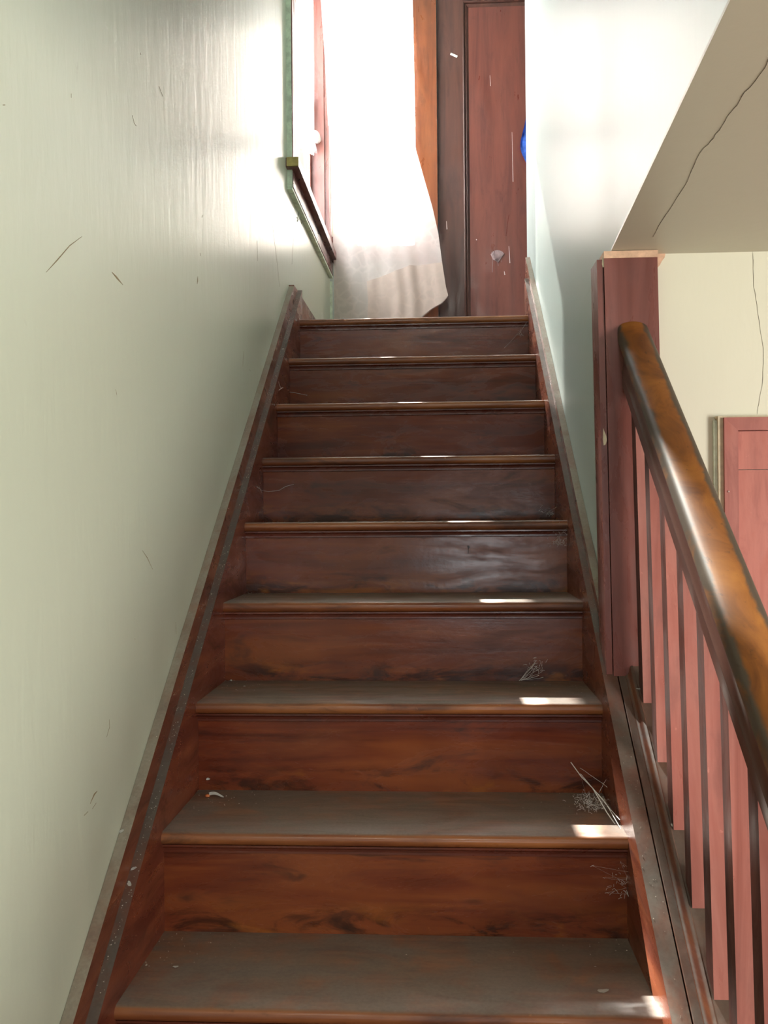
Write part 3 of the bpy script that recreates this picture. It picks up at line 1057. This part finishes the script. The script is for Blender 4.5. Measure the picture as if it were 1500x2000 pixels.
LE = [(2.86, -0.600)] + [(wpt(px, py, CY).z, wpt(px, py, CY).x) for px, py in ((621, 0), (634, 150), (644, 320), (649, 420), (652, 520), (653, 612))] + [(0.80, -0.54)]
RE = [(2.86, -0.115)] + [(wpt(px, py, CY).z, wpt(px, py, CY).x) for px, py in ((806, 0), (809, 150), (812, 292), (828, 350), (845, 410), (856, 460), (864, 520), (871, 565), (876, 583), (874, 600))] + [(0.80, 0.05)]


def curtain_xy(s, z):
    l, r = interp(LE, z), interp(RE, z)
    x = l + (r - l) * s
    low = max(0.0, (2.0 - z))
    y = CY + 0.008 * math.sin(s * 15 + 0.6 + z) * (0.7 + 0.3 * math.sin(z * 2.1)) + 0.003 * math.sin(s * 37 + z * 3) + 0.010 * math.sin(z * 4 + s * 5)
    y -= 0.035 * low * s
    pull = max(0.0, min(1.0, (z - 1.75) / 0.80)) * (1 - s) ** 1.3      # the top left is drawn forward, past the window jamb
    y -= 0.40 * pull
    x *= 1 - 0.082 * pull
    return x, y


def hem_z(s):          # lower edge: lifted corner at the right end
    pts_ = [(0.0, 0.83), (0.60, 0.86), (0.76, 0.99), (0.86, 1.035), (0.95, 1.06), (1.0, 1.10)]
    for (a, va), (b, vb) in zip(pts_, pts_[1:]):
        if a <= s <= b:
            return va + (vb - va) * (s - a) / (b - a)
    return 1.1


bm = bmesh.new()
NS, NZ = 70, 90
g = []
for j in range(NZ + 1):
    row = []
    for i in range(NS + 1):
        s = i / NS
        zb_ = hem_z(s)
        z = 2.86 + (zb_ - 2.86) * j / NZ
        x, y = curtain_xy(s, z)
        row.append(bm.verts.new((x, y, z)))
    g.append(row)
for j in range(NZ):
    for i in range(NS):
        bm.faces.new((g[j][i], g[j][i + 1], g[j + 1][i + 1], g[j + 1][i]))
finish('panel', bm, 'curtain', cur, 0, 2, True)
# turned-up hem: a second layer on the lower right
bm = bmesh.new()
g = []
for j in range(13):
    row = []
    for i in range(41):
        s = 0.30 + 0.70 * i / 40
        zt_ = 1.185 + 0.075 * min(1.0, (s - 0.30) / 0.4) + 0.03 * max(0, s - 0.8)
        zb_ = hem_z(s) + 0.004
        z = zt_ + (zb_ - zt_) * j / 12
        x, y = curtain_xy(s, z)
        row.append(bm.verts.new((x, y - 0.007 - 0.003 * math.sin(i * 0.9), z)))
    g.append(row)
for j in range(12):
    for i in range(40):
        bm.faces.new((g[j][i], g[j][i + 1], g[j + 1][i + 1], g[j + 1][i]))
tag(finish('hem', bm, 'hem', cur, 0, 2, True), 'doubled beige hem')
bm = bmesh.new()
add_tube(bm, [(-0.545, CY - 0.41, 2.868), (-0.2, CY - 0.06, 2.868), (0.10, CY, 2.868)], 0.006, 10)
finish('rod', bm, 'brass', cur, 0, 2, True)
for x, yb_ in ((-0.54, CY - 0.41), (0.07, CY)):
    box('rod_bracket', (WL, -0.53) if x < 0 else (x - 0.006, x + 0.006), (yb_ - 0.004, yb_ + 0.004 if x < 0 else YFAR), (2.855, 2.880), 'brass', cur)

sh = empty('roller_shade', (-0.60, 4.30, 2.78), 'torn white roller shade pulled down over the left window', 'window shade')
bm = bmesh.new()
g = []
NYS, NZS = 80, 30
for j in range(NZS + 1):
    row = []
    for i in range(NYS + 1):
        t = i / NYS
        y = 3.785 + (4.825 - 3.785) * t
        zb_ = 1.605 + 0.20 * max(0, (t - 0.45)) / 0.55 + 0.035 * noise.noise(Vector((t * 9, 1.3, 0))) + 0.02 * noise.noise(Vector((t * 41, 5.3, 0)))
        z = 2.77 + (zb_ - 2.77) * j / NZS
        curl = max(0, (j / NZS - 0.9)) * 10
        x = -0.600 + 0.006 * math.sin(y * 7 + z) + 0.012 * curl * curl
        row.append(bm.verts.new((x, y, z)))
    g.append(row)
for j in range(NZS):
    for i in range(NYS):
        bm.faces.new((g[j][i], g[j][i + 1], g[j + 1][i + 1], g[j + 1][i]))
finish('fabric', bm, 'shade', sh, 0, 2, True)
bm = bmesh.new()
add_tube(bm, [(-0.600, 3.772, 2.765), (-0.600, 4.83, 2.765)], 0.014, 12)
finish('roller', bm, 'white_plaster', sh, 0, 2, True)
bm = bmesh.new()
add_tube(bm, [(-0.592, 4.73, 1.865), (-0.590, 4.78, 1.875), (-0.592, 4.825, 1.87)], 0.018, 10)
tag(finish('rolled_scrap', bm, 'scrap', sh, 0, 2, True), 'rolled torn scrap')

bl = empty('blue_garment', (0.56, YFAR - 0.05, 2.06), 'blue cloth hanging on the upper door, just past the stair wall corner', 'garment')
bm = bmesh.new()
g = []
for j in range(17):
    row = []
    t = j / 16
    z = 2.045 - 0.300 * t
    for i in range(25):
        a = i / 24
        wv = 0.115 * (0.35 + 0.75 * math.sin(math.pi * min(1, 0.25 + t * 0.62)))
        x = 0.560 - wv + 2 * wv * a + 0.006 * math.sin(t * 9)
        y = YFAR - 0.055 + 0.018 * math.sin(a * 16 + t * 1.5) - 0.02 * math.sin(math.pi * a)
        row.append(bm.verts.new((x, y, z - 0.03 * abs(a - 0.5) + (0.02 * math.sin(a * 11) * t))))
    g.append(row)
for j in range(16):
    for i in range(24):
        bm.faces.new((g[j][i], g[j][i + 1], g[j + 1][i + 1], g[j + 1][i]))
bk = bmesh.ops.solidify(bm, geom=bm.faces[:], thickness=0.004)
finish('cloth', bm, 'blue', bl, 0, 2, True)
bm = bmesh.new()
add_tube(bm, [(0.56, YFAR - 0.012, 2.035), (0.56, YFAR - 0.06, 2.035), (0.56, YFAR - 0.075, 2.055)], 0.005, 8)
finish('hook', bm, 'brass', bl, 0, 2, True)
# ================================================================== DEBRIS, COBWEBS, MARKS
def ray_px(px, py):
    return Rc @ Vector(((px - 750) / 1904.68, 1.0, (1000 - py) / 1904.68))


def on_z(px, py, z):
    v = ray_px(px, py)
    return v * (z / v.z)


def on_y(px, py, y):
    v = ray_px(px, py)
    return v * (y / v.y)


def on_x(px, py, x):
    v = ray_px(px, py)
    return v * (x / v.x)


def on_slope(px, py, dz):
    v = ray_px(px, py)
    return v * ((Z1 - SL * Y1 + dz) / (v.z - SL * v.y))


def tread_top(i):
    return Z1 + i * RISE + TH / 2


def riser_y(i):
    return Y1 + i * RUN + riser_off


rng = random.Random(5)


def chip(p, nrm, w, l, label, cat='paint chip', mat='chip', name='paint_chip', curl=0.15, ang=None):
    """a small curled flake lying on a surface"""
    n = Vector(nrm).normalized()
    a = n.cross(Vector((0, 1, 0)) if abs(n.y) < 0.9 else Vector((1, 0, 0))).normalized()
    b = n.cross(a)
    th = rng.uniform(0, 3.14) if ang is None else ang
    u, v = a * math.cos(th) + b * math.sin(th), b * math.cos(th) - a * math.sin(th)
    bm = bmesh.new()
    N = 12
    rim, cen = [], []
    for k in range(N):
        t = 2 * math.pi * k / N
        r = 1 + 0.22 * math.sin(2.3 * t + w * 999) + rng.uniform(-0.12, 0.12)
        d = u * (l * math.cos(t) * r) + v * (w * math.sin(t) * r)
        rim.append(bm.verts.new(d + n * (0.0008 + curl * l * math.cos(t) ** 2)))
        cen.append(bm.verts.new(d * 0.5 + n * (0.0008 + curl * l * 0.25 * math.cos(t) ** 2)))
    c = bm.verts.new(n * 0.0008)
    for k in range(N):
        bm.faces.new((rim[k], rim[(k + 1) % N], cen[(k + 1) % N], cen[k]))
        bm.faces.new((cen[k], cen[(k + 1) % N], c))
    bmesh.ops.solidify(bm, geom=bm.faces[:], thickness=0.0006)
    o = finish(name, bm, mat, None, 0, 2, True)
    o.location = p
    return tag(o, label, cat)


UP = (0, 0, 1)
SLN = Vector((0, -SL, 1)).normalized()
chip(on_z(1178, 1936, tread_top(0)), UP, 0.0055, 0.0100, 'white half-moon paint chip on the lowest tread near its sunlit right end', ang=0.0)
chip(on_z(343, 1889, tread_top(0)), UP, 0.0032, 0.0062, 'small white paint chip on the lowest tread near its left end', ang=0.2)
chip(on_z(286, 1886, tread_top(0)), UP, 0.0020, 0.0034, 'tiny white flake on the lowest tread hard against the left stringer')
chip(on_z(1162, 1889, tread_top(0)), UP, 0.0013, 0.0019, 'tiny pale flake on the lowest tread, in shadow behind the half-moon chip')
chip(on_slope(237, 1624, 0.1405), SLN, 0.0028, 0.0048, 'white paint chip on the tall left wall skirt beside the green wall')
chip(on_slope(261, 1697, 0.080), SLN, 0.0026, 0.0052, 'upper of two white paint chips on the gritty left stringer ledge', ang=0.8)
chip(on_slope(253, 1727, 0.080), SLN, 0.0030, 0.0064, 'lower of two white paint chips on the gritty left stringer ledge', ang=2.3)
chip(on_z(668, 622, LAND + 0.001), UP, 0.004, 0.009, 'pale paint curl lying on the landing edge below the curtain', curl=0.3)
chip(on_slope(553, 682, 0.080), SLN, 0.004, 0.005, 'white flake near the top of the left stringer ledge')
chip(on_slope(1249, 1346, 0.101), SLN, 0.0014, 0.0062, 'white splinter on the dusty bottom rail below the post', ang=0.0)
chip(on_slope(1313, 1612, 0.101), SLN, 0.0024, 0.0034, 'white flake on the dusty bottom rail beside a baluster foot')
chip(on_z(1158, 1335, tread_top(2)) + Vector((0.004, 0, 0.001)), UP, 0.0022, 0.0034, 'pale flake in the right back corner of the third tread up')
chip(on_z(478, 1341, tread_top(2)), UP, 0.0028, 0.0054, 'grey-white flake near the left end of the third tread up')
chip(on_z(450, 1331, tread_top(2)), UP, 0.0034, 0.0068, 'crumpled white flake in the left back corner of the third tread up', curl=0.5)
chip(on_z(488, 1160, tread_top(3)), UP, 0.003, 0.006, 'crumpled white flake in the left back corner of the fourth tread up', curl=0.6)
chip(on_z(510, 1160, tread_top(3)), UP, 0.0024, 0.0075, 'flat pale flake along the riser at the left of the fourth tread up', ang=0.05)
chip(on_y(407, 1521, riser_y(2)) + Vector((0, -0.001, 0)), (0, -1, 0.1), 0.0026, 0.0046, 'white crumb stuck low on the riser behind the second tread')

# orange and white curl of debris on the second tread
p = on_z(418, 1557, tread_top(1))
e = empty('paint_curl', p, 'orange and white curl of old paint on the left of the second tread', 'paint curl')
bm = bmesh.new()
bmesh.ops.create_icosphere(bm, subdivisions=2, radius=0.0056, matrix=Matrix.Translation(p + Vector((-0.0135, -0.002, 0.0035))) @ Matrix.Diagonal((1.0, 0.8, 0.6, 1)))
for v in bm.verts:
    v.co += Vector((1, 1, 1)) * noise.noise(v.co * 400) * 0.0008
finish('orange_tip', bm, 'orange', e, 0, 2, True)
bm = bmesh.new()
tops, bots = [], []
for k in range(12):
    t = k / 11
    q = p + Vector((-0.010 + 0.031 * t, 0.0015 * math.sin(6 * t), 0.0045 + 0.0055 * math.sin(2.6 * t + 0.5) - 0.004 * t))
    w = 0.0048 * (1 - t) ** 0.6 + 0.0006
    tops.append(bm.verts.new(q + Vector((0, 0.001, w * 0.5))))
    bots.append(bm.verts.new(q + Vector((0, -0.003, -w * 0.6))))
for k in range(11):
    bm.faces.new((tops[k], tops[k + 1], bots[k + 1], bots[k]))
bmesh.ops.solidify(bm, geom=bm.faces[:], thickness=0.0006)
finish('white_curl', bm, 'chip', e, 0, 2, True)

# uncountable grit on treads and ledges
bm = bmesh.new()


def grit(p, n, r):
    n = Vector(n).normalized()
    a = n.orthogonal().normalized()
    b = n.cross(a)
    t0_ = rng.uniform(0, 6)
    base = [bm.verts.new(p + (a * math.cos(t0_ + k * 2.1) + b * math.sin(t0_ + k * 2.1)) * r * rng.uniform(0.6, 1.3)) for k in range(3)]
    tip = bm.verts.new(p + n * r * rng.uniform(0.5, 1.1))
    for k in range(3):
        bm.faces.new((base[k], base[(k + 1) % 3], tip))


for i in range(0, 9):
    zt_ = tread_top(i) + 0.0001
    ya_t, yb_t = Y1 + i * RUN + 0.012, riser_y(i + 1)
    for _ in range(46):
        y = yb_t - (yb_t - ya_t) * abs(rng.gauss(0, 0.30))
        if rng.random() < 0.55:
            x = XL + abs(rng.gauss(0.0, 0.07)) + 0.002
        elif rng.random() < 0.6:
            x = XR - abs(rng.gauss(0, 0.07)) - 0.002
        else:
            x = rng.uniform(XL + 0.01, XR - 0.01)
        if ya_t < y < yb_t and i < 8:
            grit(Vector((x, y, zt_)), UP, rng.uniform(0.0006, 0.0015))
for (xa, xb, dz, n, y_a, y_b) in ((-0.539, -0.5235, 0.0805, 520, 1.4, 3.68), (-0.5585, -0.5415, 0.141, 130, 1.35, 3.6), (0.338, 0.350, 0.0785, 260, 2.15, 3.7),
                                  (0.338, 0.363, 0.0785, 90, 1.40, 2.1), (0.353, 0.368, 0.1065, 120, 2.2, 3.8)):
    for _ in range(n):
        y = rng.uniform(y_a, y_b)
        if noise.noise(Vector((xa * 30, y * 5.0, 0))) > -0.15 or rng.random() < 0.3:
            grit(Vector((rng.uniform(xa, xb), y, nose(y, dz))), SLN, rng.uniform(0.0006, 0.0012) if xa > 0.33 else rng.uniform(0.0007, 0.0018))
me = bpy.data.meshes.new('dust_grit')
bm.to_mesh(me)
bm.free()
g_ = link('dust_grit', me, 'speck', st)
g_['kind'] = 'stuff'


def cobweb(strands, label, r=0.0006):
    bm = bmesh.new()
    cs = [Vector(q[0][1]) for q in strands[::6]]
    for a_, b_ in zip(cs, cs[1:]):
        add_tube(bm, [a_, a_.lerp(b_, 0.5) + Vector((0, 0, -0.0008)), b_], 0.0001, 3)
    for pts_, rr in strands:
        add_tube(bm, pts_, rr, 3)
    o = finish('cobweb', bm, 'web')
    return tag(o, label, 'cobweb')


def sag(a, b, n=6, s=0.01, j=0.002):
    a, b = Vector(a), Vector(b)
    return [a.lerp(b, k / n) + Vector((rng.uniform(-j, j), rng.uniform(-j, j), -s * math.sin(math.pi * k / n) + rng.uniform(-j, j))) for k in range(n + 1)]


def clump(c, r, n, rr):
    out_ = []
    for _ in range(n):
        p = Vector(c) + Vector((rng.gauss(0, r[0]), rng.gauss(0, r[1]), abs(rng.gauss(0, r[2]))))
        d = Vector((rng.gauss(0, 1), rng.gauss(0, 1), rng.gauss(0, 1))).normalized() * rng.uniform(0.003, 0.012)
        out_.append(([p, p + d * 0.5 + Vector((0, 0, 0.001)), p + d], rr))
    return out_


# big one at the right end of the second tread
q0, q1 = on_y(1115, 1489, riser_y(2) - 0.004), Vector((XR - 0.002, 1.840, nose(1.84, -0.035)))
m_ = on_y(1158, 1540, 1.96)
sA = [([q0, q0.lerp(m_, 0.5) + Vector((-0.001, 0, -0.003)), m_, m_.lerp(q1, 0.5) + Vector((0, 0, -0.004)), q1], 0.0011)]
sA.append(([q0.lerp(m_, 0.45), m_, m_.lerp(q1, 0.5) + Vector((0.006, 0, 0.003)), q1 + Vector((0, 0.02, 0.02))], 0.0007))
sA.append(([q0.lerp(m_, 0.9), m_.lerp(q1, 0.4) + Vector((0.002, 0, 0.008)), q1 + Vector((0, -0.01, 0.006))], 0.0006))
sA.append((sag(on_y(1133, 1500, riser_y(2) - 0.003), on_y(1186, 1537, 1.98), 6, 0.0, 0.0006), 0.0004))
sA.append((sag(on_y(1170, 1548, 1.97), (XR - 0.001, 2.02, -0.545), 6, 0.0, 0.0006), 0.0004))
sA += clump(on_z(1152, 1575, tread_top(1)), (0.017, 0.022, 0.009), 170, 0.00032)
cobweb(sA, 'large torn cobweb with thick strands at the right end of the second tread')
# fan on the fourth riser
b0 = on_y(1013, 1330, riser_y(3) - 0.004)
sB = []
for px, py in ((1048, 1290), (1050, 1300), (1056, 1304), (1060, 1312), (1046, 1296), (1036, 1312), (1040, 1318), (1052, 1320), (1062, 1322)):
    t_ = on_y(px, py, riser_y(3) - rng.uniform(0.004, 0.02))
    sB.append((sag(b0.lerp(t_, rng.uniform(0, 0.25)), t_, 5, 0.001, 0.0012), rng.uniform(0.0003, 0.0007)))
sB += clump(on_y(1046, 1310, riser_y(3) - 0.012), (0.010, 0.004, 0.012), 40, 0.0003)
cobweb(sB, 'fan-shaped cobweb on the riser above the brightest sun spot')
sC = [([on_x(545, 762, XL + 0.001), on_x(552, 757, XL + 0.003), on_y(560, 760, riser_y(7) - 0.012), on_y(566, 766, riser_y(7) - 0.004), on_y(575, 767, riser_y(7) - 0.003), on_y(600, 772, riser_y(7) - 0.002)], 0.0009)]
sC.append(([on_x(544, 745, XL + 0.002), on_x(547, 755, XL + 0.003), on_x(550, 760, XL + 0.003)], 0.0007))
cobweb(sC, 'thin cobweb strand at the left corner of the second riser from the top')
sD = [([on_x(502, 951, XL + 0.002), on_x(512, 958, XL + 0.003), on_y(524, 960, riser_y(5) - 0.01), on_y(545, 958, riser_y(5) - 0.004), on_y(558, 950, riser_y(5) - 0.002), on_y(574, 946, riser_y(5) - 0.002)], 0.0007)]
sD.append(([on_x(506, 950, XL + 0.002), on_x(511, 962, XL + 0.003)], 0.0006))
cobweb(sD, 'thin cobweb strand at the left corner of the riser halfway up')
sE = clump(on_y(1096, 1066, riser_y(4) - 0.008), (0.017, 0.006, 0.022), 90, 0.00025)
cobweb(sE, 'dusty cobweb haze at the right end of the fifth riser')
sE = clump(on_y(1072, 1005, riser_y(5) - 0.006), (0.014, 0.006, 0.010), 40, 0.00025)
sE.append((sag(on_y(1068, 1002, riser_y(5) - 0.006), on_y(1094, 985, 2.80), 5, 0.0, 0.001), 0.0006))
cobweb(sE, 'cobweb wisps at the right end of the sixth riser')
sF = [(sag(on_y(985, 680, riser_y(8) - 0.004), on_y(1018, 645, riser_y(8) - 0.02), 6, 0.0, 0.001), 0.0005), (sag(on_y(1018, 645, riser_y(8) - 0.02), on_y(1028, 630, Y1 + 8 * RUN), 4, 0, 0.001), 0.0005)]
sF += clump(on_y(1016, 655, riser_y(8) - 0.01), (0.010, 0.005, 0.014), 20, 0.00035)
cobweb(sF, 'faint cobweb at the right end of the topmost riser')
sG = clump(on_y(1228, 1755, riser_y(1) - 0.012), (0.020, 0.008, 0.030), 70, 0.00026)
cobweb(sG, 'sparse cobweb at the right end of the lowest full riser')


# scuffs and stains with their own shape on the left wall
def wall_mark(pts_px, w, mat='brown_mark'):
    bm = bmesh.new()
    pts_ = [on_x(px, py, WL + 0.0002) for px, py in pts_px]
    prev = None
    for k, p in enumerate(pts_):
        d = (pts_[min(k + 1, len(pts_) - 1)] - pts_[max(k - 1, 0)]).normalized()
        sdv = d.cross(Vector((1, 0, 0))).normalized() * w * (0.25 if k in (0, len(pts_) - 1) else rng.uniform(0.7, 1.2))
        rg_ = [bm.verts.new(p + sdv), bm.verts.new(p + Vector((0.0004, 0, 0))), bm.verts.new(p - sdv)]
        if prev:
            for q in range(2):
                bm.faces.new((prev[q], prev[q + 1], rg_[q + 1], rg_[q]))
        prev = rg_
    finish('scuff_mark', bm, mat, wall_left)


for pts_px, w in ((((386, 540), (386, 547), (385, 555)), 0.004), (((218, 531), (228, 542), (240, 556)), 0.0022), (((476, 686), (475, 700), (474, 716)), 0.0014),
                  (((139, 183), (139, 191)), 0.0022), (((5, 205), (10, 205)), 0.002), (((274, 103), (275, 107)), 0.002), (((396, 420), (394, 425)), 0.003), (((487, 721), (489, 725)), 0.002),
                  (((391, 494), (392, 500)), 0.003), (((90, 532), (112, 508), (136, 480), (160, 462)), 0.0009), (((576, 404), (577, 440), (572, 480), (570, 516)), 0.0011),
                  (((532, 440), (537, 480), (542, 520), (546, 560)), 0.0010), (((502, 470), (503, 510)), 0.0010), (((258, 225), (262, 240), (266, 246)), 0.0012),
                  (((310, 168), (318, 188)), 0.0012), (((226, 760), (228, 772)), 0.0020), (((278, 1075), (288, 1090), (298, 1112)), 0.0009), (((343, 1215), (344, 1238)), 0.0008), (((263, 1247), (264, 1249)), 0.0014),
                  (((176, 1570), (184, 1552), (190, 1545)), 0.0022), (((164, 1593), (172, 1585)), 0.0018), (((180, 1580), (188, 1568)), 0.0012), (((213, 1405), (214, 1420), (208, 1440)), 0.0007)):
    wall_mark(pts_px, w)
# loose paint at the corner below the window apron
for k, (px, py) in enumerate(((582, 412), (585, 420), (580, 424), (588, 428))):
    bm = bmesh.new()
    add_tube(bm, [on_x(px, py, WL + 0.001), on_x(px + 2, py + 4, WL + 0.004), on_x(px + 1, py + 9, WL + 0.001)], 0.0022, 4)
    finish('peeling_paint', bm, 'wall_green', wall_left)
# chips of bare cream wood along the post's corner strip
for (px, py, h) in ((1182, 853, 0.020), (1180, 512, 0.012)):
    v = ray_px(px, py)
    c = v * ((PY + 0.0028) / v.y)
    bm = bmesh.new()
    pts_ = [(-0.0035, h * 0.9), (-0.001, h * 0.5), (0.0022, h * 0.1), (0.0034, -h * 0.35), (0.001, -h * 0.8), (-0.0030, -h * 0.9), (-0.0044, -h * 0.3), (-0.0040, h * 0.4)]
    f_ = [bm.verts.new(c + Vector((a, 0.0006, b))) for a, b in pts_]
    k_ = [bm.verts.new(c + Vector((a, 0.0016, b))) for a, b in pts_]
    bm.faces.new(f_)
    for q in range(8):
        bm.faces.new((f_[q], f_[(q + 1) % 8], k_[(q + 1) % 8], k_[q]))
    finish('chipped_paint', bm, 'cream_edge', post)
# nail in the fifth riser
bm = bmesh.new()
add_tube(bm, [on_y(915, 1068, riser_y(4)), on_y(915, 1068, riser_y(4)) + Vector((0, -0.004, 0))], 0.0032, 8)
add_tube(bm, [on_y(915, 1070, riser_y(4) - 0.0006), on_y(914, 1082, riser_y(4) - 0.0004)], 0.0014, 5, 0.0005)
finish('nail_head', bm, 'nail', st)
